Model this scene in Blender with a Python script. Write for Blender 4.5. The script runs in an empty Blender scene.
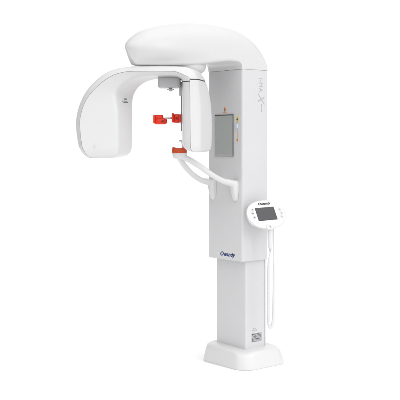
import bpy, bmesh, math, random
from mathutils import Vector, Matrix

random.seed(7)
R = math.radians
scene = bpy.context.scene
COL = scene.collection

# ------------------------------------------------------------------ camera
CAM_Z, FOC, HOR = 1.435, 940.0, 145.0          # eye height (m), focal length and horizon of the 400 px photograph
cam = bpy.data.cameras.new('camera')
cam.sensor_width = 36.0
cam.lens = 36.0 * FOC / 400.0
cam.shift_y = -(200.0 - HOR) / 400.0
cam.clip_end = 500
camo = bpy.data.objects.new('camera', cam)
COL.objects.link(camo)
camo.location = (0, 0, CAM_Z)
camo.rotation_euler = (R(90), 0, 0)
scene.camera = camo


def at(px, py, Y):
    """photo position -> metres at distance Y from the camera"""
    return Vector(((px - 200.0) / FOC * Y, Y, CAM_Z + (HOR - py) / FOC * Y))


# machine frame: +x out of the mirror side, +y the side that carries the console, z up
ORG = Vector((0.2493, 6.203, 0.0))
ROT = R(219.8)
M = Matrix.Translation(ORG) @ Matrix.Rotation(ROT, 4, 'Z')
MI = M.inverted()


def loc(px, py, Y):
    return MI @ at(px, py, Y)


# ------------------------------------------------------------------ materials
def mat(name, color, rough=0.4, spec=0.5, bump=0.0, bscale=400.0, var=0.0, metallic=0.0, coat=0.0):
    m = bpy.data.materials.new(name)
    m.use_nodes = True
    nt = m.node_tree
    b = nt.nodes['Principled BSDF']
    b.inputs['Base Color'].default_value = (*color, 1)
    b.inputs['Roughness'].default_value = rough
    b.inputs['Specular IOR Level'].default_value = spec
    b.inputs['Metallic'].default_value = metallic
    b.inputs['Coat Weight'].default_value = coat
    b.inputs['Coat Roughness'].default_value = 0.08
    tc = nt.nodes.new('ShaderNodeTexCoord')
    if var > 0:
        n = nt.nodes.new('ShaderNodeTexNoise')
        n.inputs['Scale'].default_value = 9.0
        n.inputs['Detail'].default_value = 5
        nt.links.new(tc.outputs['Object'], n.inputs['Vector'])
        mr = nt.nodes.new('ShaderNodeMapRange')
        mr.inputs['From Min'].default_value = 0.3
        mr.inputs['From Max'].default_value = 0.7
        mr.inputs['To Min'].default_value = 1 - var
        mr.inputs['To Max'].default_value = 1 + var
        nt.links.new(n.outputs['Fac'], mr.inputs['Value'])
        mx = nt.nodes.new('ShaderNodeVectorMath')
        mx.operation = 'SCALE'
        mx.inputs[0].default_value = color
        nt.links.new(mr.outputs['Result'], mx.inputs['Scale'])
        nt.links.new(mx.outputs['Vector'], b.inputs['Base Color'])
    if bump > 0:
        n2 = nt.nodes.new('ShaderNodeTexNoise')
        n2.inputs['Scale'].default_value = bscale
        n2.inputs['Detail'].default_value = 2
        nt.links.new(tc.outputs['Object'], n2.inputs['Vector'])
        bp = nt.nodes.new('ShaderNodeBump')
        bp.inputs['Strength'].default_value = bump
        bp.inputs['Distance'].default_value = 0.001
        nt.links.new(n2.outputs['Fac'], bp.inputs['Height'])
        nt.links.new(bp.outputs['Normal'], b.inputs['Normal'])
    return m


W_SHELL = mat('white_shell_plastic', (0.675, 0.675, 0.68), 0.28, 0.4, bump=0.03, bscale=500, var=0.008)
W_PAINT = mat('white_powder_coat', (0.625, 0.625, 0.635), 0.36, 0.4, bump=0.07, bscale=700, var=0.01)
W_LOWER = mat('white_anodised_column', (0.615, 0.615, 0.625), 0.34, 0.4, bump=0.03, bscale=500, var=0.01)
W_PLAST = mat('white_glossy_plastic', (0.70, 0.70, 0.705), 0.25, 0.5, bump=0.02, var=0.006)
G_POD = mat('pale_grey_plastic', (0.50, 0.50, 0.51), 0.45, 0.4, bump=0.05)
G_MID = mat('mid_grey_plastic', (0.17, 0.17, 0.175), 0.45, 0.4)
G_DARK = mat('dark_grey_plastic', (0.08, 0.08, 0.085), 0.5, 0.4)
BLACKM = mat('black_gap', (0.02, 0.02, 0.022), 0.7, 0.2)
MIRROR = mat('greenish_mirror_glass', (0.80, 0.845, 0.815), 0.05, 0.6, metallic=0.55)
RED = mat('red_translucent_plastic', (0.76, 0.030, 0.007), 0.25, 0.4, bump=0.02, var=0.10)
DRED = mat('dark_red_screw', (0.30, 0.01, 0.006), 0.35, 0.4)
REDB = mat('brown_red_silicone', (0.56, 0.065, 0.010), 0.3, 0.45, var=0.18)
STEEL = mat('brushed_steel', (0.55, 0.56, 0.56), 0.3, 0.5, metallic=0.9)
NAVY = mat('navy_ink', (0.03, 0.045, 0.16), 0.5, 0.3)
GREYI = mat('grey_ink', (0.40, 0.40, 0.42), 0.5, 0.3)
PALEI = mat('pale_grey_ink', (0.46, 0.46, 0.48), 0.5, 0.3)
DARKI = mat('dark_ink', (0.06, 0.06, 0.07), 0.5, 0.3)
ORANGE = mat('orange_ink', (0.75, 0.28, 0.04), 0.5, 0.3)
YELLOW = mat('yellow_ink', (0.72, 0.62, 0.25), 0.5, 0.3)
BLUEW = mat('pale_blue_plastic', (0.58, 0.64, 0.75), 0.3, 0.5)
SCREEN = mat('dark_grey_display', (0.055, 0.055, 0.06), 0.14, 0.5, var=0.03)
BTN = mat('grey_button', (0.62, 0.62, 0.63), 0.4, 0.4)
W_CORD = mat('white_cord_sheath', (0.68, 0.68, 0.69), 0.45, 0.35, bump=0.05)
PLATE = mat('silver_grey_label', (0.42, 0.42, 0.43), 0.45, 0.4, var=0.05)
FLOORM = mat('white_seamless_floor', (0.98, 0.98, 0.98), 0.9, 0.05)

# ------------------------------------------------------------------ helpers


def link(name, bm, m, parent=None, smooth=34, origin=None):
    """one mesh object; bm is in the coordinates of the parent thing"""
    bmesh.ops.remove_doubles(bm, verts=bm.verts, dist=1e-6)
    bmesh.ops.recalc_face_normals(bm, faces=bm.faces)
    me = bpy.data.meshes.new(name)
    if origin is None:
        lo = Vector((min(v.co[i] for v in bm.verts) for i in range(3)))
        hi = Vector((max(v.co[i] for v in bm.verts) for i in range(3)))
        origin = (lo + hi) / 2
    for v in bm.verts:
        v.co -= origin
    for f in bm.faces:
        f.smooth = True
    bm.to_mesh(me)
    bm.free()
    me.set_sharp_from_angle(angle=R(smooth))
    for mm in (m if isinstance(m, (list, tuple)) else [m]):
        me.materials.append(mm)
    o = bpy.data.objects.new(name, me)
    COL.objects.link(o)
    base = Vector((0, 0, 0))
    if parent is not None:
        o.parent = parent
        p = parent
        while p is not None and p.type == 'MESH':       # sub-part: subtract the part's own offset
            base = base + p.location
            p = p.parent
    o.location = origin - base
    return o


def empty(name, label, cat, location=(0, 0, 0), rz=0.0):
    o = bpy.data.objects.new(name, None)
    COL.objects.link(o)
    o.location = location
    o.rotation_euler = (0, 0, rz)
    o['label'] = label
    o['category'] = cat
    o.empty_display_size = 0.1
    return o


def rounded_prism(bm, pts, z0, z1, r_edge=0.0, seg=3, top=None):
    """vertical prism from a closed plan outline; r_edge rounds the top and bottom rims"""
    rings = []
    n = len(pts)
    c = Vector((sum(p[0] for p in pts) / n, sum(p[1] for p in pts) / n))
    levels = []
    if r_edge > 0:
        for k in range(seg + 1):
            a = k / seg * math.pi / 2
            levels.append((z0 + r_edge * (1 - math.sin(a)), r_edge * (1 - math.cos(a))))
        levels = [(z0 + r_edge * (1 - math.cos(k / seg * math.pi / 2)), r_edge * (1 - math.sin(k / seg * math.pi / 2))) for k in range(seg + 1)]
        levels += [(z1 - r_edge * (1 - math.sin(k / seg * math.pi / 2)), r_edge * (1 - math.cos(k / seg * math.pi / 2))) for k in range(seg + 1)]
    else:
        levels = [(z0, 0), (z1, 0)]
    for z, ins in levels:
        ring = []
        for i in range(n):
            p = Vector(pts[i])
            t = (Vector(pts[(i + 1) % n]) - Vector(pts[i - 1])).normalized()
            nrm = Vector((t.y, -t.x))
            q = p - nrm * ins
            ring.append(bm.verts.new((q.x, q.y, z)))
        rings.append(ring)
    skin(bm, rings, True)
    return rings


def skin(bm, rings, caps=True, closed=False):
    n = len(rings[0])
    pairs = list(zip(rings[:-1], rings[1:]))
    if closed:
        pairs.append((rings[-1], rings[0]))
    for a, b in pairs:
        for i in range(n):
            j = (i + 1) % n
            try:
                bm.faces.new((a[i], a[j], b[j], b[i]))
            except ValueError:
                pass
    if caps and not closed:
        for ring in (rings[0], rings[-1]):
            try:
                bm.faces.new(ring)
            except ValueError:
                pass


def rrect(x0, x1, y0, y1, r, seg=5):
    """counter-clockwise rounded rectangle; r one radius or four (x1y0, x1y1, x0y1, x0y0)"""
    rs = r if isinstance(r, (list, tuple)) else [r] * 4
    out = []
    for (cx, cy, sx, sy, a0, rr) in ((x1, y0, -1, 1, -90, rs[0]), (x1, y1, -1, -1, 0, rs[1]), (x0, y1, 1, -1, 90, rs[2]), (x0, y0, 1, 1, 180, rs[3])):
        if rr <= 1e-6:
            out.append((cx, cy))
            continue
        for k in range(seg + 1):
            a = R(a0 + 90 * k / seg)
            out.append((cx + sx * rr + rr * math.cos(a), cy + sy * rr + rr * math.sin(a)))
    return out


def cat_rom(P, t):
    """Catmull-Rom through a list of equal-length number lists, t in [0, len-1]"""
    n = len(P)
    i = min(int(t), n - 2)
    u = t - i
    p0, p1, p2, p3 = P[max(i - 1, 0)], P[i], P[i + 1], P[min(i + 2, n - 1)]
    return [0.5 * (2 * b + (c - a) * u + (2 * a - 5 * b + 4 * c - d) * u * u + (3 * b - a - 3 * c + d) * u ** 3)
            for a, b, c, d in zip(p0, p1, p2, p3)]


def tube(bm, path, radii, n=14, caps=True, flat=1.0, sub=6, rib=None):
    """round sweep along a smoothed path; radii per control point"""
    ctrl = [[*p, r] for p, r in zip(path, radii)]
    S = []
    m = (len(ctrl) - 1) * sub
    for k in range(m + 1):
        S.append(cat_rom(ctrl, k / sub))
    pts = [Vector(s[:3]) for s in S]
    rings = []
    run = 0.0
    up = None
    for k, p in enumerate(pts):
        t = (pts[min(k + 1, m)] - pts[max(k - 1, 0)]).normalized()
        if up is None:
            up = Vector((0, 0, 1)) if abs(t.z) < 0.9 else Vector((1, 0, 0))
        up = (up - t * up.dot(t)).normalized()
        sd = t.cross(up)
        r = max(S[k][3], 1e-4)
        if k:
            run += (p - pts[k - 1]).length
        if rib and r > 0.006:                   # coiled sheath: shallow ribs along the run
            r *= 1 + rib[1] * math.cos(2 * math.pi * run / rib[0])
        rings.append([bm.verts.new(p + (up * math.cos(2 * math.pi * i / n) * flat + sd * math.sin(2 * math.pi * i / n)) * r) for i in range(n)])
    skin(bm, rings, caps)
    return pts


def lathe(bm, prof, mtx=Matrix(), n=28):
    rings = []
    for r, z in prof:
        rings.append([bm.verts.new(mtx @ Vector((r * math.cos(2 * math.pi * i / n), r * math.sin(2 * math.pi * i / n), z))) for i in range(n)])
    skin(bm, rings, True)


def frame_mtx(o, X, Y, Z):
    m = Matrix.Identity(4)
    for i in range(3):
        m[i][0], m[i][1], m[i][2], m[i][3] = X[i], Y[i], Z[i], o[i]
    return m


def plate(bm, mtx, pts, th):
    """flat plate of a 2-D outline in mtx's xy plane, th thick along its z"""
    a = [bm.verts.new(mtx @ Vector((x, y, 0))) for x, y in pts]
    b = [bm.verts.new(mtx @ Vector((x, y, th))) for x, y in pts]
    skin(bm, [a, b], True)


def text_bm(body, size, mtx, th=0.0006, shear=0.0, spacing=1.0, bold=0.0, align='CENTER', sx=1.0):
    cu = bpy.data.curves.new('lettering', 'FONT')
    cu.body = body
    cu.size = size
    cu.align_x = align
    cu.align_y = 'CENTER'
    cu.extrude = th / 2
    cu.shear = shear
    cu.space_character = spacing
    cu.offset = bold
    cu.resolution_u = 4
    tmp = bpy.data.objects.new('lettering', cu)
    COL.objects.link(tmp)
    dg = bpy.context.evaluated_depsgraph_get()
    dg.update()
    me = tmp.evaluated_get(dg).to_mesh()
    bm = bmesh.new()
    bm.from_mesh(me)
    tmp.evaluated_get(dg).to_mesh_clear()
    bpy.data.objects.remove(tmp)
    bpy.data.curves.remove(cu)
    for v in bm.verts:
        v.co = mtx @ Vector((v.co.x * sx, v.co.y, v.co.z + th / 2))
    return bm


# ------------------------------------------------------------------ the setting
bm = bmesh.new()
vs = [bm.verts.new((x, y, 0)) for x, y in ((-6, 3.2), (6, 3.2), (6, 12), (-6, 12))]
bm.faces.new(vs)
fl = link('floor', bm, FLOORM, origin=Vector((0, 0, 0)))
fl['kind'] = 'structure'
fl['label'] = 'plain white seamless studio floor under the machine'

# ------------------------------------------------------------------ the machine
mach = empty('dental_x_ray_machine', 'tall white panoramic dental x-ray machine with overhead arm, grey mirror and red head clamps',
             'x-ray machine', ORG, ROT)

# --- base plinth: skirted foot with drafted sides and a rounded rim
bm = bmesh.new()
rings = []
prof = [(0.0, 0.004), (0.005, 0.0), (0.018, 0.0), (0.05, 0.005), (0.088, 0.012), (0.106, 0.016), (0.115, 0.020), (0.1205, 0.026), (0.1240, 0.034), (0.1255, 0.046), (0.126, 0.070), (0.126, 0.085)]
for z, ins in prof:
    pl = rrect(-0.240 + ins, 0.145 - ins * 0.8, -0.226 + ins, 0.226 - ins, [0.085, 0.085, 0.07, 0.07], 10)
    ring = []
    for x, y in pl:
        # the two long sides and the front bow outwards a little
        bx = x + 0.012 * (1 - (y / 0.226) ** 2) * (1 if x > 0 else 0)
        by = y * (1 + 0.03 * (1 - min(1, ((x + 0.045) / 0.18) ** 2)))
        droop = (0.034 if y > 0 else 0.012) * max(0, z - 0.02) / 0.1 * min(1, (math.sqrt(((x + 0.047) / 0.19) ** 2 + 0.02) - 0.1414) / 0.87) * min(1, (math.sqrt((y / 0.226) ** 2 + 0.02) - 0.1414) / 0.87)
        ring.append(bm.verts.new((bx, by, z - droop)))
    rings.append(ring)
skin(bm, rings, True)
base = link('base', bm, W_SHELL, mach)

# --- lower (fixed) column
bm = bmesh.new()
rounded_prism(bm, rrect(-0.104, 0.063, -0.1475, 0.1475, [0.014, 0.014, 0.010, 0.010], 6), 0.10, 0.80)
low = link('lower_column', bm, W_LOWER, mach)
bm = bmesh.new()
rounded_prism(bm, rrect(-0.118, -0.1065, -0.140, 0.1435, 0.003, 3), 0.10, 0.80)
link('rear_rail', bm, W_LOWER, low)

# rating plate and its printing on the lower column's console side (+y)
yS = 0.1475
pm = frame_mtx(Vector((-0.028, yS, 0.184)), Vector((-1, 0, 0)), Vector((0, 0, 1)), Vector((0, 1, 0)))
bm = bmesh.new()
plate(bm, pm, rrect(-0.042, 0.048, -0.027, 0.030, 0.003, 3), 0.0008)
rp = link('rating_plate', bm, PLATE, low)
bm = bmesh.new()
q = pm @ Matrix.Translation((0, 0, 0.0011))
for row in range(7):
    x = -0.038
    yy = 0.024 - row * 0.0078
    while x < 0.036:
        w = random.uniform(0.004, 0.016)
        h = 0.0036 if row in (0, 4) else 0.0022
        if random.random() < 0.8:
            plate(bm, q, [(x, yy - h / 2), (min(x + w, 0.044), yy - h / 2), (min(x + w, 0.044), yy + h / 2), (x, yy + h / 2)], 0.0004)
        x += w + 0.003
link('printed_lines', bm, DARKI, low)
bm = bmesh.new()
for k, (dx, dz) in enumerate(((-0.030, 0.048), (-0.015, 0.048), (0.0, 0.048), (-0.026, 0.060), (-0.010, 0.060))):
    lathe(bm, [(0.0052, 0), (0.0052, 0.0006), (0.0040, 0.0006), (0.0040, 0.0001)], pm @ Matrix.Translation((dx, dz, 0.0002)), 16)
link('compliance_marks', bm, PALEI, low)

# --- carriage: the moving upper column
bm = bmesh.new()
rounded_prism(bm, rrect(-0.113, 0.113, -0.17, 0.17, [0.016, 0.016, 0.012, 0.012], 7), 0.688, 1.92, 0.004, 3)
car = link('upper_column', bm, W_PAINT, mach)
xF = 0.113

# mirror: bezel recess and glass on the front (+x)
fm = frame_mtx(Vector((xF, -0.003, 1.497)), Vector((0, 1, 0)), Vector((0, 0, 1)), Vector((1, 0, 0)))
bm = bmesh.new()
w, h = 0.096, 0.139
outer = rrect(-w, w, -h, h, 0.003, 3)
inner = rrect(-w + 0.003, w - 0.004, -h + 0.003, h - 0.003, 0.002, 3)
ra = [bm.verts.new(fm @ Vector((x, y, 0.0003))) for x, y in outer]
rb = [bm.verts.new(fm @ Vector((x, y, 0.005))) for x, y in outer]
rc = [bm.verts.new(fm @ Vector((x, y, 0.005))) for x, y in inner]
rd = [bm.verts.new(fm @ Vector((x, y, 0.0003))) for x, y in inner]
skin(bm, [ra, rb, rc, rd], False, True)
link('mirror_frame', bm, G_POD, car)
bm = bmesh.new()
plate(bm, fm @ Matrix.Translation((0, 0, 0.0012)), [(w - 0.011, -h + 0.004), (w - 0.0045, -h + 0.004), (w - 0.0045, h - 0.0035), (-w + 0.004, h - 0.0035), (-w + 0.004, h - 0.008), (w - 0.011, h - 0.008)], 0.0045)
link('mirror_recess_shade', bm, G_DARK, car)  # inner shade at the recess's top and right edges, modelled as a dark strip
bm = bmesh.new()
plate(bm, fm @ Matrix.Translation((0, 0, 0.0008)), rrect(-w + 0.0035, w - 0.0115, -h + 0.0035, h - 0.0085, 0.001, 3), 0.0022)
link('mirror_glass', bm, MIRROR, car)
bm = bmesh.new()
plate(bm, fm @ Matrix.Translation((0, 0, 0.0008)), [(-w + 0.005, -h + 0.005), (w - 0.013, -h + 0.005), (w - 0.013, -h + 0.020), (-w + 0.005, -h + 0.020)], 0.0026)
link('mirror_strip', bm, PLATE, car)

# printed arrows and the height slider beside the mirror


def tri(cx, cz, s, up=1):
    return [(cx - s, cz - up * s * 0.9), (cx + s, cz - up * s * 0.9), (cx, cz + up * s * 1.1)]


f0 = frame_mtx(Vector((xF + 0.0002, 0, 0)), Vector((0, 1, 0)), Vector((0, 0, 1)), Vector((1, 0, 0)))


def mark(name, m, *outlines, th=0.0007, off=0.0):
    b = bmesh.new()
    for o in outlines:
        plate(b, f0 @ Matrix.Translation((0, 0, off)), o, th)
    return link(name, b, m, car)


def orient(o):          # outlines counter-clockwise
    s = sum(a[0] * b[1] - b[0] * a[1] for a, b in zip(o, o[1:] + o[:1]))
    return o if s > 0 else o[::-1]


mark('warning_arrow', ORANGE, orient(tri(0.000, 1.672, 0.013)), orient([(-0.018, 1.6455), (0.016, 1.6455), (0.016, 1.6495), (-0.018, 1.6495)]))
mark('warning_glyph', DARKI, orient(tri(0.001, 1.671, 0.005)), orient([(-0.002, 1.652), (0.004, 1.652), (0.004, 1.662), (-0.002, 1.662)]), off=0.0008)
mark('height_scale', YELLOW, orient([(0.108, 1.582), (0.134, 1.582), (0.134, 1.621), (0.108, 1.621)]))
mark('height_arrow', ORANGE, orient(tri(0.121, 1.463, 0.010, -1)), orient([(0.1195, 1.468), (0.1225, 1.468), (0.1225, 1.527), (0.1195, 1.527)]))
mark('height_glyph', DARKI, orient(tri(0.121, 1.604, 0.008)), orient([(0.116, 1.588), (0.126, 1.588), (0.126, 1.592), (0.116, 1.592)]), off=0.0008)
b = bmesh.new()
rounded_prism(b, rrect(0.108, 0.130, 1.540, 1.572, 0.008, 5), 0, 0.010, 0.003)
for v in b.verts:
    v.co = f0 @ v.co
sl = link('slider_knob', b, BLUEW, car)

# maker's name low on the front
b = text_bm('Owandy', 0.036, f0 @ Matrix.Translation((0.022, 0.7235, 0)), shear=0.3, bold=0.0013, spacing=1.04, sx=1.12)
link('lettering', b, NAVY, car)
b = bmesh.new()
lathe(b, [(0.011, 0), (0.011, 0.0008), (0.009, 0.0014)], f0 @ Matrix.Translation((-0.066, 0.7265, 0)), 20)
link('round_emblem', b, W_PLAST, car)

# model name running down the console side, reading downwards
s0 = frame_mtx(Vector((-0.046, 0.1702, 1.812)), Vector((0, 0, -1)), Vector((-1, 0, 0)), Vector((0, 1, 0)))
b = text_bm('I-MA', 0.047, s0 @ Matrix.Translation((-0.012, 0, 0)), spacing=1.05, sx=0.95)
link('lettering', b, PALEI, car)
b = text_bm('X', 0.082, s0 @ Matrix.Translation((0.070, 0.002, 0)), shear=0.35)
link('lettering', b, PALEI, car)
b = bmesh.new()
for k in range(7):
    plate(b, s0 @ Matrix.Translation((0.112 + k * 0.0075, 0.008, 0)), [(0, -0.004), (0.0055, -0.004), (0.0055, 0.003), (0, 0.003)], 0.0005)
link('small_print', b, PLATE, car)

# --- overhead boom (head): lofted along x


def mono(tab):
    """monotone cubic through (x, value) pairs"""
    xs, ys = [t[0] for t in tab], [t[1] for t in tab]
    n = len(xs)
    d = [(ys[i + 1] - ys[i]) / (xs[i + 1] - xs[i]) for i in range(n - 1)]
    m = [d[0]] + [0 if d[i - 1] * d[i] <= 0 else 2 * d[i - 1] * d[i] / (d[i - 1] + d[i]) for i in range(1, n - 1)] + [d[-1]]

    def f(x):
        x = min(max(x, xs[0]), xs[-1])
        i = 0
        while i < n - 2 and x > xs[i + 1]:
            i += 1
        h_ = xs[i + 1] - xs[i]
        u = (x - xs[i]) / h_
        return ((1 + 2 * u) * (1 - u) ** 2 * ys[i] + u * (1 - u) ** 2 * h_ * m[i] + u * u * (3 - 2 * u) * ys[i + 1] + u * u * (u - 1) * h_ * m[i + 1])
    return f


TIP = 0.902
f_w = mono([(-0.113, 0.1655), (-0.105, 0.1665), (-0.08, 0.167), (0.12, 0.167), (0.25, 0.163), (0.4, 0.154), (0.55, 0.141), (0.68, 0.124), (0.76, 0.106), (0.81, 0.088), (0.85, 0.066), (0.88, 0.041), (0.895, 0.020), (TIP, 0.002)])
f_zt = mono([(-0.113, 1.930), (-0.110, 1.955), (-0.103, 1.983), (-0.088, 2.018), (-0.06, 2.063), (-0.02, 2.106), (0.04, 2.145), (0.11, 2.172), (0.2, 2.188), (0.3, 2.194), (0.42, 2.192), (0.54, 2.180), (0.66, 2.157), (0.75, 2.132), (0.81, 2.108), (0.85, 2.085), (0.88, 2.062), (0.895, 2.044), (TIP, 2.029)])
f_zb = mono([(-0.113, 1.921), (0.1120, 1.921), (0.1135, 1.936), (0.117, 1.949), (0.125, 1.959), (0.142, 1.966), (0.2, 1.966), (0.3, 1.954), (0.4, 1.938), (0.5, 1.928), (0.6, 1.921), (0.72, 1.917), (0.82, 1.916), (0.845, 1.919), (0.86, 1.936), (0.88, 1.968), (0.895, 2.003), (TIP, 2.022)])
f_zm = mono([(-0.113, 1.924), (-0.10, 1.945), (-0.05, 1.975), (0.0, 1.99), (0.08, 2.0), (0.6, 2.006), (0.85, 2.020), (TIP, 2.026)])
f_nt = mono([(-0.113, 5.0), (0.0, 4.0), (0.12, 3.4), (0.4, 3.0), (0.7, 2.6), (0.85, 2.2), (TIP, 2.0)])
f_fl = mono([(-0.113, 0.0), (0.25, 0.0), (0.5, 0.014), (0.7, 0.034), (0.8, 0.044), (TIP, 0.05)])      # the flank leans in towards the underside
f_rb = mono([(-0.113, 0.002), (0.115, 0.002), (0.16, 0.012), (0.3, 0.022), (0.6, 0.020), (TIP, 0.012)])
xs = [-0.113, -0.112, -0.110, -0.107, -0.103, -0.098, -0.092, -0.085, -0.075, -0.063, -0.05, -0.035, -0.02, 0.0, 0.02, 0.04, 0.06, 0.08, 0.10, 0.110, 0.1120, 0.1128, 0.1136, 0.115, 0.117, 0.120, 0.124, 0.129, 0.136, 0.145, 0.16, 0.18]
xs += [0.2 + 0.025 * k for k in range(24)] + [0.80, 0.815, 0.83, 0.84, 0.848, 0.856, 0.864, 0.872, 0.88, 0.886, 0.891, 0.895, 0.898, 0.900, TIP]
bm = bmesh.new()
rings = []
for x in xs:
    w, zt, zb, zm, nt_, fl_, rb_ = (f(x) for f in (f_w, f_zt, f_zb, f_zm, f_nt, f_fl, f_rb))
    zt += 0.009 * max(0.0, min(1.0, (x + 0.09) / 0.2)) * max(0.0, min(1.0, (TIP - x) / 0.1))
    zm = max(zm, zb + 0.001)
    half = []
    NT = 26
    for i in range(NT + 1):                     # crown, from the flank up and over
        a = math.pi * i / NT
        c, sn = math.cos(a), math.sin(a)
        half.append((w * math.copysign(abs(c) ** (2 / nt_), c), zm + (zt - zm) * abs(sn) ** (2 / nt_)))
    fl_ = min(fl_, 0.6 * w)
    rb_ = min(rb_, 0.45 * (zm - zb), 0.3 * w)
    low_ = []
    for u in (0.25, 0.5, 0.75, 1.0):            # leaning flank down to the lower edge
        bulge = 0.10 * fl_ * math.sin(math.pi * u)
        low_.append((w - fl_ * u + bulge, zm + (zb + rb_ - zm) * u))
    for k in range(1, 6):
        a = R(90 * k / 5)
        low_.append((w - fl_ - rb_ * (1 - math.cos(a)), zb + rb_ * (1 - math.sin(a))))
    low_.append(((w - fl_ - rb_) * 0.5, zb))
    loop = half + [(-y, z) for y, z in low_] + [(y, z) for y, z in reversed(low_)]
    rings.append([bm.verts.new((x, y, z)) for y, z in loop])
skin(bm, rings, True)
head = link('overhead_boom', bm, W_SHELL, mach, smooth=40)

# white swivel cover under the boom, behind the rotating arm
bm = bmesh.new()
c = at(184, 68, 5.93)
lathe(bm, [(0.02, -0.062), (0.075, -0.060), (0.105, -0.052), (0.128, -0.036), (0.138, -0.015), (0.140, 0.01), (0.140, 0.05)], MI @ Matrix.Translation((c.x, c.y, 1.935)) , 48)
link('swivel_cover', bm, W_SHELL, mach)

# --- rotating C-shaped arm
YB, YFI, YS, YO, YOB = 5.86, 5.625, 5.60, 5.635, 5.84
# stations: IB, IF, S(inner side), S(outer side), OF, OB as photo positions, each at its own depth
A = [
    # left housing, from the foot up
    ((121.00, 156.70), (113.00, 158.10), (94.00, 158.30), (93.50, 158.30), (91.00, 158.10), (94.00, 156.20)),
    ((125.50, 155.90), (115.50, 157.50), (90.00, 157.50), (89.40, 157.50), (86.50, 157.10), (90.00, 155.20)),
    ((129.30, 153.90), (117.50, 155.30), (87.00, 155.10), (86.40, 155.10), (83.00, 154.30), (87.00, 153.20)),
    ((131.50, 150.20), (118.20, 151.20), (84.20, 150.70), (83.60, 150.70), (79.90, 149.70), (84.00, 149.20)),
    ((132.40, 144.70), (118.60, 144.70), (82.00, 144.70), (81.40, 144.70), (77.70, 143.70), (82.00, 143.70)),
    ((132.60, 126.00), (118.60, 126.00), (80.00, 126.00), (79.40, 126.00), (75.50, 126.00), (80.00, 126.20)),
    ((132.60, 113.00), (118.00, 112.00), (81.00, 114.80), (80.40, 114.60), (76.80, 113.00), (81.00, 114.00)),
    ((132.70, 103.50), (116.50, 102.00), (85.30, 102.00), (84.80, 101.70), (80.60, 100.80), (85.00, 102.40)),
    ((134.20, 95.00), (115.50, 93.00), (92.20, 92.00), (91.80, 91.50), (87.50, 88.70), (92.00, 91.00)),
    ((138.80, 87.60), (121.00, 85.50), (103.20, 81.80), (102.80, 81.20), (99.80, 76.50), (104.00, 79.00)),
    ((146.00, 82.20), (130.00, 79.50), (113.80, 75.30), (113.50, 74.70), (112.00, 69.80), (115.00, 72.70)),
    ((155.00, 79.40), (140.50, 76.60), (127.20, 71.90), (127.10, 71.30), (127.00, 66.60), (129.00, 69.60)),
    ((163.00, 78.60), (152.00, 75.60), (146.00, 71.40), (146.00, 70.80), (146.00, 66.00), (147.00, 68.80)),
    ((170.00, 78.40), (165.00, 75.30), (164.00, 71.40), (164.00, 70.80), (164.00, 66.00), (167.00, 68.20)),
    ((175.50, 78.60), (173.50, 75.40), (175.00, 71.90), (175.20, 71.20), (177.00, 66.20), (183.00, 68.00)),
    ((179.00, 79.40), (178.60, 76.40), (182.60, 74.80), (183.00, 74.20), (187.00, 67.30), (193.50, 69.30)),
    ((181.20, 80.60), (181.80, 78.60), (187.60, 78.20), (188.30, 76.50), (194.50, 71.80), (201.50, 73.00)),
    ((181.80, 81.40), (183.00, 81.20), (189.40, 81.00), (190.00, 78.60), (198.30, 78.80), (207.30, 81.40)),
]
DEP = (YB, YFI, YS, YS, YO, YOB)
RAD = (0.012, 0.030, 0.0, 0.0, 0.022, 0.050)


def section_loop(bm, C, back=True):
    """rounded section through six 3-D corners, a groove between the third and the fourth"""
    n = len(C)
    pts = []
    for i in range(n):
        p, a, b = C[i], C[i - 1], C[(i + 1) % n]
        r = RAD[i]
        if r > 0:
            da, db = (a - p), (b - p)
            ra = min(r, 0.45 * da.length)
            rb = min(r, 0.45 * db.length)
            A0, B0 = p + da.normalized() * ra, p + db.normalized() * rb
            for k in range(7):
                u = k / 6
                pts.append(A0 * (1 - u) ** 2 + p * 2 * u * (1 - u) + B0 * u * u)
        else:
            pts.append(p)
            if i == 2:
                pts.append((p + C[3]) / 2 + Vector((0, 0.005, 0)))
    return [bm.verts.new(MI @ q) for q in pts]


ROLL = {'arm': lambda u: 0.042 * max(0.0, 1 - u / 4.0) ** 2.2, 'housing': lambda u: 0.030 * max(0.0, (u - 6.0) / 3.0) ** 2.2}


def sweep_sections(bm, stations, key, sub=5):
    ctrl = [[v for pt in s for v in pt] for s in stations]
    rings = []
    m = (len(ctrl) - 1) * sub
    for k in range(m + 1):
        f = cat_rom(ctrl, k / sub)
        u = k / sub
        roll = ROLL[key](u)
        C = [at(f[2 * i], f[2 * i + 1], DEP[i] + (roll if 0 < i < 5 else -0.5 * roll)) for i in range(6)]
        rings.append(section_loop(bm, C))
    skin(bm, rings, True)


bm = bmesh.new()
sweep_sections(bm, A, 'arm')
arm = link('rotating_arm', bm, W_SHELL, mach, smooth=38)

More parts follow.
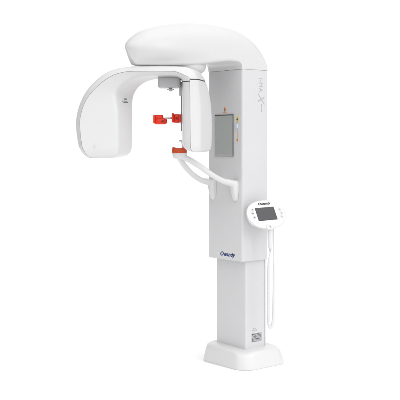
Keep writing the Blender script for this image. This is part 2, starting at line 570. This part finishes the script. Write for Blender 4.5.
# right-hand housing below the arm's joint
B = [
    ((181.80, 82.20), (183.10, 82.10), (189.40, 82.00), (190.00, 79.80), (198.40, 80.00), (207.50, 82.60)),
    ((181.60, 88.00), (183.00, 88.00), (189.60, 88.00), (190.20, 88.00), (199.20, 88.00), (209.80, 88.60)),
    ((181.50, 97.00), (182.80, 97.00), (189.70, 97.00), (190.30, 97.00), (200.20, 97.00), (211.80, 97.00)),
    ((181.50, 108.00), (182.60, 108.00), (189.70, 108.00), (190.30, 108.00), (200.90, 108.00), (213.30, 108.00)),
    ((181.50, 122.00), (182.60, 122.00), (189.80, 122.00), (190.40, 122.00), (201.20, 122.00), (214.10, 122.00)),
    ((181.70, 136.00), (182.80, 136.00), (189.90, 136.00), (190.50, 136.00), (201.20, 136.00), (214.10, 136.00)),
    ((182.20, 143.70), (183.40, 144.20), (190.00, 144.70), (190.60, 144.70), (200.90, 144.70), (213.70, 144.20)),
    ((183.60, 147.50), (185.00, 148.50), (190.60, 149.30), (191.20, 149.30), (200.30, 149.70), (212.90, 148.90)),
    ((186.00, 149.30), (187.60, 150.50), (191.80, 151.50), (192.30, 151.50), (199.60, 151.90), (210.90, 150.90)),
    ((190.00, 150.30), (190.80, 151.30), (193.20, 152.10), (193.60, 152.10), (198.60, 152.50), (207.40, 151.60)),
]
bm = bmesh.new()
sweep_sections(bm, B, 'housing')
cover = link('detector_housing', bm, W_SHELL, arm, smooth=38)
# dark joint between the arm and the housing
bm = bmesh.new()
rings = []
for st, dy in ((A[-1], -0.6), (B[0], 0.6)):
    C = [at(p[0], p[1] + dy, DEP[i]) for i, p in enumerate(st)]
    g = sum(C, Vector()) / 6
    C = [Vector((g.x + (p.x - g.x) * 0.965, g.y + (p.y - g.y) * 0.97, p.z)) for p in C]
    rings.append(section_loop(bm, C))
skin(bm, rings, True)
link('joint_gasket', bm, G_DARK, arm)
# slot for the sensor on the inner edge and the little clip at its top
for name_, m_, (a, b_, t, u) in (('sensor_clip', G_POD, (179.3, 182.4, 81.8, 95.5)), ('sensor_strip', G_MID, (181.2, 182.6, 95.9, 131))):
    bm = bmesh.new()
    p0, p1 = at(a, u, 5.80), at(b_, t, 5.80)
    pts = rrect(p0.x, p1.x + 0.02, 5.785, 5.835, 0.004, 3)
    skin(bm, [[bm.verts.new(MI @ Vector((x, y, z))) for x, y in pts] for z in (p0.z, p1.z)], True)
    link(name_, bm, m_, arm)

# printed label on the inner flank of the left housing
bm = bmesh.new()
o = at(127.6, 100.3, 5.735)
ex = (at(131.5, 100.3, 5.80) - at(119.5, 100.3, 5.655)).normalized()
ez = Vector((0, 0, 1))
nn = ex.cross(ez).normalized()
LM = MI @ frame_mtx(o + nn * 0.012, ex, ez, nn)
label_frame = (o, ex, ez, nn)
LABEL_BARS = []
for row, (xa, xb, yy, h) in enumerate(((-0.012, 0.030, 0.0130, 0.0016), (-0.006, 0.034, 0.0045, 0.0017), (-0.034, -0.022, -0.0050, 0.0028), (-0.014, 0.044, -0.0050, 0.0018), (-0.020, 0.048, -0.0145, 0.0022))):
    x = xa
    while x < xb - 0.004:
        w = random.uniform(0.006, 0.014)
        LABEL_BARS.append((x, min(x + w, xb), yy - h, yy + h))
        x += w + 0.003

# small blind plug low on the left housing, screw heads on the clamps come later
bm = bmesh.new()
c = at(94.5, 146.2, 5.6005)
lathe(bm, [(0.0055, 0.0), (0.0055, 0.0012), (0.0045, 0.0018), (0.0015, 0.0012)], MI @ frame_mtx(c, Vector((1, 0, 0)), Vector((0, 0, 1)), Vector((0, -1, 0))), 18)
link('blind_plug', bm, BTN, arm)

# small pod with its knob under the arm
bm = bmesh.new()
p0, p1 = at(158.2, 88, 5.80), at(180.6, 79.5, 5.80)
rounded_prism(bm, rrect(p0.x, p1.x, 5.735, 5.86, 0.022, 6), p0.z, p1.z + 0.012, 0.010, 4)
for v in bm.verts:
    v.co = MI @ v.co
pod = link('laser_pod', bm, G_POD, mach)
bm = bmesh.new()
c = at(170.6, 88, 5.79)
lathe(bm, [(0.010, 0.004), (0.010, -0.004), (0.022, -0.006), (0.022, -0.011), (0.012, -0.013), (0.010, -0.020), (0.004, -0.021)], MI @ Matrix.Translation(c), 22)
link('knob', bm, G_POD, pod)

# --- temple clamps: two red pads on a steel rod carried from the column
def world_box(b, p, sx, sy, sz, r=0.004, ang=0.0):
    t = rrect(-sx, sx, -sy, sy, min(r * 1.6, sx * 0.9, sy * 0.9), 4)
    start = len(b.verts)
    rounded_prism(b, t, -sz, sz, min(r, sz * 0.8), 3)
    b.verts.ensure_lookup_table()
    mt = MI @ Matrix.Translation(p) @ Matrix.Rotation(ang, 4, 'Z')
    for v in b.verts[start:]:
        v.co = mt @ v.co


bm = bmesh.new()
rodA, rodB = at(160, 118.6, 5.80), at(196, 117.6, 5.84)
mid = at(177, 118.0, 5.84)
tube(bm, [MI @ rodA, MI @ at(170, 118.1, 5.82), MI @ mid, MI @ ((mid + rodB) / 2), MI @ rodB], [0.005, 0.005, 0.0055, 0.007, 0.009], 12)
rod = link('clamp_rod', bm, STEEL, mach)


def clamp(parts):
    b = bmesh.new()
    for (x0, x1, y0, y1, Y0, Y1, r) in parts:
        Ym = (Y0 + Y1) / 2
        a, c = at(x0, y1, Ym), at(x1, y0, Ym)
        world_box(b, Vector(((a.x + c.x) / 2, Ym, (a.z + c.z) / 2)), (c.x - a.x) / 2, (Y1 - Y0) / 2, (c.z - a.z) / 2, r)
    return link('temple_clamp', b, RED, rod, smooth=50)


clamp([(153.4, 155.6, 114.8, 123.6, 5.76, 5.83, 0.007), (153.8, 167.2, 118.2, 124.4, 5.765, 5.825, 0.017), (154.0, 163.4, 115.0, 121, 5.775, 5.82, 0.009),
       (159.6, 163.0, 114.9, 119, 5.785, 5.81, 0.004)])
clamp([(171.8, 174.2, 113.2, 122.6, 5.80, 5.87, 0.007), (172.6, 180.8, 114.2, 122.9, 5.81, 5.865, 0.013), (178.4, 182.2, 114.4, 121.8, 5.80, 5.87, 0.006),
       (180.5, 183.4, 117.2, 124.0, 5.81, 5.86, 0.005)])

for px, py, Yk in ((162.6, 121.3, 5.7655), (176.6, 118.4, 5.8105)):
    bm = bmesh.new()
    lathe(bm, [(0.0075, 0.001), (0.0075, 0.0035), (0.006, 0.0048), (0.0025, 0.0048), (0.0025, 0.002)], MI @ frame_mtx(at(px, py, Yk), Vector((1, 0, 0)), Vector((0, 0, 1)), Vector((0, -1, 0))), 18)
    link('screw_head', bm, DRED, rod)

# --- handle frame: chin cup and two bowed grips running back to the column
bm = bmesh.new()
cc = M @ Vector((0.490, 0.0, 1.368))
lathe(bm, [(0.022, -0.020), (0.036, -0.017), (0.043, -0.008), (0.046, 0.004), (0.0465, 0.014), (0.044, 0.018)], MI @ Matrix.Translation(cc) @ Matrix.Diagonal((1.0, 0.8, 1, 1)), 32)
cup = link('chin_cup', bm, W_SHELL, mach)
for s in (-1, 1):
    bm = bmesh.new()
    path = [(0.486, s * 0.014, 1.362), (0.452, s * 0.040, 1.345), (0.390, s * 0.075, 1.302), (0.310, s * 0.098, 1.248), (0.230, s * 0.109, 1.208), (0.172, s * 0.111, 1.194), (0.128, s * 0.110, 1.184)]
    tube(bm, [Vector(p) for p in path], [0.0165, 0.0185, 0.0175, 0.0175, 0.018, 0.021, 0.025], 20)
    h_ = link('grip_handle', bm, W_SHELL, mach, smooth=60)
    # upright mounting foot at the column end, narrowing downwards
    bm = bmesh.new()
    rings = []
    for (z, hw, dp) in ((1.238, 0.010, 0.020), (1.235, 0.020, 0.034), (1.228, 0.025, 0.042), (1.205, 0.0265, 0.044), (1.17, 0.0255, 0.036), (1.14, 0.023, 0.028), (1.118, 0.020, 0.022), (1.108, 0.015, 0.016), (1.104, 0.008, 0.010)):
        pl = rrect(0.1132, 0.113 + dp, s * 0.110 - hw, s * 0.110 + hw, [min(hw, dp) * 0.75, min(hw, dp) * 0.75, 0.002, 0.002], 5)
        rings.append([bm.verts.new((x, y, z - 0.030)) for x, y in pl])
    skin(bm, rings, True)
    link('mounting_foot', bm, W_SHELL, h_, smooth=50)
# red chin rest in the cup, with its curved bite stick
bm = bmesh.new()
CR = MI @ Matrix.Translation(cc + Vector((-0.002, 0, 0.015)))
rings = []
for (z, r) in ((0.0, 0.040), (0.003, 0.046), (0.010, 0.047), (0.022, 0.046), (0.034, 0.044), (0.036, 0.041), (0.028, 0.036), (0.018, 0.034), (0.012, 0.025), (0.011, 0.005)):
    ring = []
    for i in range(36):
        a = 2 * math.pi * i / 36
        dz = 0.0035 * math.cos(2 * a + 0.3) if z > 0.02 else 0
        ring.append(bm.verts.new(CR @ Vector((r * math.cos(a), r * 0.82 * math.sin(a), z + dz))))
    rings.append(ring)
skin(bm, rings, True)
chin = link('chin_rest', bm, REDB, mach)
bm = bmesh.new()
pts = [at(182.4, 151, 5.87), at(182.6, 146, 5.87), at(182.2, 142.8, 5.87), at(181.2, 141.0, 5.87), at(179.2, 140.5, 5.87)]
tube(bm, [MI @ p for p in pts], [0.0055, 0.0055, 0.005, 0.005, 0.006], 12)
link('bite_stick', bm, STEEL, chin)

# --- control panel on the console side
PA = Vector((0.876, 0.480, 0.043)).normalized()
PB = Vector((-0.264, 0.413, 0.871))
PB = (PB - PA * PB.dot(PA)).normalized()
PN = PA.cross(PB).normalized()
if PN.y > 0:
    PN = -PN
pc = at(265.9, 214.6, 5.985)
PM = MI @ frame_mtx(pc, PA, PB, PN)
bm = bmesh.new()
rings = []
EA, EB = 0.143, 0.099
for (z, k) in ((-0.034, 0.55), (-0.030, 0.72), (-0.022, 0.88), (-0.012, 0.965), (-0.004, 0.995), (0.002, 1.0), (0.007, 0.985), (0.0095, 0.955), (0.0105, 0.92), (0.0108, 0.5)):
    ring = []
    for i in range(72):
        a = 2 * math.pi * i / 72
        c, s = math.cos(a), math.sin(a)
        e = 2 / 2.15
        ring.append(bm.verts.new(PM @ Vector((EA * k * math.copysign(abs(c) ** e, c), EB * (1 - (1 - k) * EA / EB * 0.9) * math.copysign(abs(s) ** e, s) if k > 0.6 else EB * k * 0.8 * math.copysign(abs(s) ** e, s), z))))
    rings.append(ring)
skin(bm, rings, True)
panel = link('control_panel', bm, W_PLAST, mach, smooth=30)
zf = 0.0112


def on_panel(px, py):
    """photo point -> panel plane coordinates (x, y)"""
    d = at(px, py, 1.0) - Vector((0, 0, CAM_Z))
    o0 = Vector((0, 0, CAM_Z))
    pp = pc + PN * zf
    t = (pp - o0).dot(PN) / d.dot(PN)
    q = o0 + d * t - pp
    return q.dot(PA), q.dot(PB)


cs = [on_panel(*p) for p in ((255.1, 207.9), (273.5, 207.5), (277.4, 219.3), (258.8, 220.6))]
cx = sum(c[0] for c in cs) / 4
cy = sum(c[1] for c in cs) / 4
hw = ((cs[1][0] - cs[0][0]) + (cs[2][0] - cs[3][0])) / 4
hh = ((cs[0][1] - cs[3][1]) + (cs[1][1] - cs[2][1])) / 4
bm = bmesh.new()
plate(bm, PM @ Matrix.Translation((cx, cy, zf - 0.0006)), rrect(-hw - 0.002, hw + 0.002, -hh - 0.002, hh + 0.002, 0.002, 3), 0.0012)
link('screen_bezel', bm, G_DARK, panel)
bm = bmesh.new()
plate(bm, PM @ Matrix.Translation((cx, cy, zf + 0.0008)), rrect(-hw, hw, -hh, hh, 0.001, 2), 0.0006)
link('screen', bm, SCREEN, panel)
tx, ty = on_panel(263.6, 203.7)
b = text_bm('Owandy', 0.0225, PM @ Matrix.Translation((tx, ty, zf - 0.0003)), shear=0.4, bold=0.0009, sx=1.2)
link('lettering', b, DARKI, panel)
for (px, py) in ((252.2, 209.9), (252.8, 213.3), (254.6, 217.5), (279.6, 209.2), (281.4, 213.0), (281.9, 216.4)):
    x, y = on_panel(px, py)
    bm = bmesh.new()
    lathe(bm, [(0.0105, 0), (0.0105, 0.0012), (0.009, 0.0022), (0.002, 0.0024)], PM @ Matrix.Translation((x, y, zf - 0.0006)), 22)
    bt = link('button', bm, BTN, panel)
    bm = bmesh.new()
    q = PM @ Matrix.Translation((x, y, zf + 0.0019))
    plate(bm, q, [(-0.0046, -0.0036), (0.0046, -0.0036), (0.0, 0.0050)], 0.0006)
    link('button_mark', bm, DARKI if px < 256 else GREYI, panel)
# socket for the hand switch at the bottom of the panel
sx0, sy0 = on_panel(269.6, 226.2)
bm = bmesh.new()
rounded_prism(bm, rrect(-0.022, 0.022, -0.022, 0.012, 0.005, 4), 0, 0.010, 0.003, 3)
for v in bm.verts:
    v.co = PM @ Matrix.Translation((sx0, sy0, zf - 0.006)) @ v.co
link('switch_holder', bm, W_PLAST, panel)
bm = bmesh.new()
lathe(bm, [(0.006, 0), (0.006, 0.0006), (0.0044, 0.0006), (0.0044, 0.0001)], PM @ Matrix.Translation((sx0 + 0.001, sy0 - 0.003, zf + 0.0042)), 20)
plate(bm, PM @ Matrix.Translation((sx0, sy0, zf + 0.0042)), [(-0.006, -0.0135), (0.008, -0.0135), (0.008, -0.0115), (-0.006, -0.0115)], 0.0005)
link('holder_mark', bm, GREYI, panel)
# bracket from the column side to the back of the panel
bm = bmesh.new()
pb = PM @ Vector((-0.02, 0.0, -0.028))
tube(bm, [Vector((pb.x, 0.168, pb.z - 0.03)), Vector((pb.x, (pb.y + 0.168) / 2, pb.z - 0.02)), pb], [0.04, 0.036, 0.034], 20)
link('panel_bracket', bm, W_SHELL, mach)

# ------------------------------------------------------------------ hand switch hanging under the panel
hs_c = at(270.3, 228.5, 5.965)
hs = empty('hand_switch', 'slim white exposure hand switch hanging by its looped cord under the oval panel', 'hand switch', hs_c)
HI = Matrix.Translation(-hs_c)
bm = bmesh.new()
lathe(bm, [(0.013, 0.012), (0.0175, 0.008), (0.0180, -0.006), (0.0175, -0.03), (0.0160, -0.07), (0.0140, -0.105), (0.0125, -0.120), (0.0095, -0.125), (0.007, -0.128)], Matrix.Identity(4), 24)
link('switch_body', bm, W_PLAST, hs)
bm = bmesh.new()
lathe(bm, [(0.0072, -0.126), (0.0072, -0.134), (0.0058, -0.140), (0.0052, -0.150)], Matrix.Identity(4), 16)
link('strain_relief', bm, G_POD, hs)
bm = bmesh.new()
Yc = 5.965
ctl = [(270.4, 250.5), (269.6, 256), (268.9, 262), (268.6, 275), (268.5, 295), (268.5, 314), (268.7, 322), (269.3, 326), (270.6, 327.3), (272.1, 326), (273.1, 321.5), (273.6, 312), (273.8, 295), (273.9, 280), (274.0, 268), (273.9, 260), (273.7, 245), (273.4, 228)]
rad = [0.0035, 0.004, 0.008, 0.0098, 0.0098, 0.0098, 0.0098, 0.0098, 0.0098, 0.0098, 0.0095, 0.009, 0.0085, 0.008, 0.007, 0.0035, 0.003, 0.003]
tube(bm, [HI @ at(x, y, Yc + 0.02 * (i / len(ctl))) for i, (x, y) in enumerate(ctl)], rad, 14, sub=60, rib=(0.0085, 0.05))
link('cord', bm, W_CORD, hs, smooth=60)

# label bars on the arm: laid on the real surface found by a ray
bpy.context.view_layer.update()
dg = bpy.context.evaluated_depsgraph_get()
bm = bmesh.new()
arm_w = arm.matrix_world
arm_i = arm_w.inverted()
o, ex, ez, nn = label_frame
for (x0, x1, y0, y1) in LABEL_BARS:
    q = []
    for (x, y) in ((x0, y0), (x1, y0), (x1, y1), (x0, y1)):
        src = o + ex * x + ez * y + nn * 0.2
        ok, hit, nrm, _ = arm.ray_cast(arm_i @ src, (arm_i.to_3x3() @ (-nn)).normalized())
        if ok:
            q.append((MI @ (arm_w @ hit), (MI.to_3x3() @ (arm_w.to_3x3() @ nrm)).normalized()))
    if len(q) == 4:
        lo = [bm.verts.new(p + n * 0.0002) for p, n in q]
        hi = [bm.verts.new(p + n * 0.0008) for p, n in q]
        skin(bm, [lo, hi], True)
if bm.verts:
    link('printed_label', bm, DARKI, arm)

# ------------------------------------------------------------------ light: a white studio
world = bpy.data.worlds.new('World')
scene.world = world
world.use_nodes = True
nt = world.node_tree
bg = nt.nodes['Background']
tc = nt.nodes.new('ShaderNodeTexCoord')


def lobe(direction, a0, a1, v0, v1):
    """value v1 within a1 degrees of a direction, v0 beyond a0"""
    vm = nt.nodes.new('ShaderNodeVectorMath')
    vm.operation = 'DOT_PRODUCT'
    nt.links.new(tc.outputs['Generated'], vm.inputs[0])
    vm.inputs[1].default_value = Vector(direction).normalized()
    mr = nt.nodes.new('ShaderNodeMapRange')
    mr.interpolation_type = 'SMOOTHSTEP'
    mr.inputs['From Min'].default_value = math.cos(R(a0))
    mr.inputs['From Max'].default_value = math.cos(R(a1))
    mr.inputs['To Min'].default_value = v0
    mr.inputs['To Max'].default_value = v1
    nt.links.new(vm.outputs['Value'], mr.inputs['Value'])
    return mr.outputs['Result']


def add(a, b):
    n = nt.nodes.new('ShaderNodeMath')
    n.operation = 'ADD'
    nt.links.new(a, n.inputs[0])
    nt.links.new(b, n.inputs[1])
    return n.outputs[0]


AMB = 0.07
s = lobe((0, 1, -0.06), 50, 40, AMB, 1.07)                      # lit white wall behind the machine
s = add(s, lobe((0.75, -0.75, 0.30), 70, 15, 0.0, 0.98))     # big soft bank to the right of the camera
s = add(s, lobe((-0.45, -0.85, 0.30), 55, 15, 0.0, 0.88))    # weaker bank to its left
s = add(s, lobe((0.1, -0.1, 1.0), 72, 20, 0.0, 1.24))        # overhead bank
nt.links.new(s, bg.inputs['Strength'])
bg.inputs['Color'].default_value = (1, 1, 1, 1)

ld = bpy.data.lights.new('key_softbox', 'AREA')
ld.shape = 'RECTANGLE'
ld.size, ld.size_y = 1.4, 2.0
ld.energy = 28
lo_ = bpy.data.objects.new('key_softbox', ld)
COL.objects.link(lo_)
lo_.location = (4.2, 2.2, 3.0)
lo_.rotation_euler = (Vector((-0.1, 5.9, 1.3)) - lo_.location).to_track_quat('-Z', 'Y').to_euler()

# ------------------------------------------------------------------ render settings
scene.view_settings.view_transform = 'Standard'
scene.view_settings.look = 'None'
scene.view_settings.exposure = 0.0
scene.view_settings.gamma = 1.0
scene.render.engine = 'CYCLES'
scene.cycles.max_bounces = 8
scene.cycles.use_denoising = True
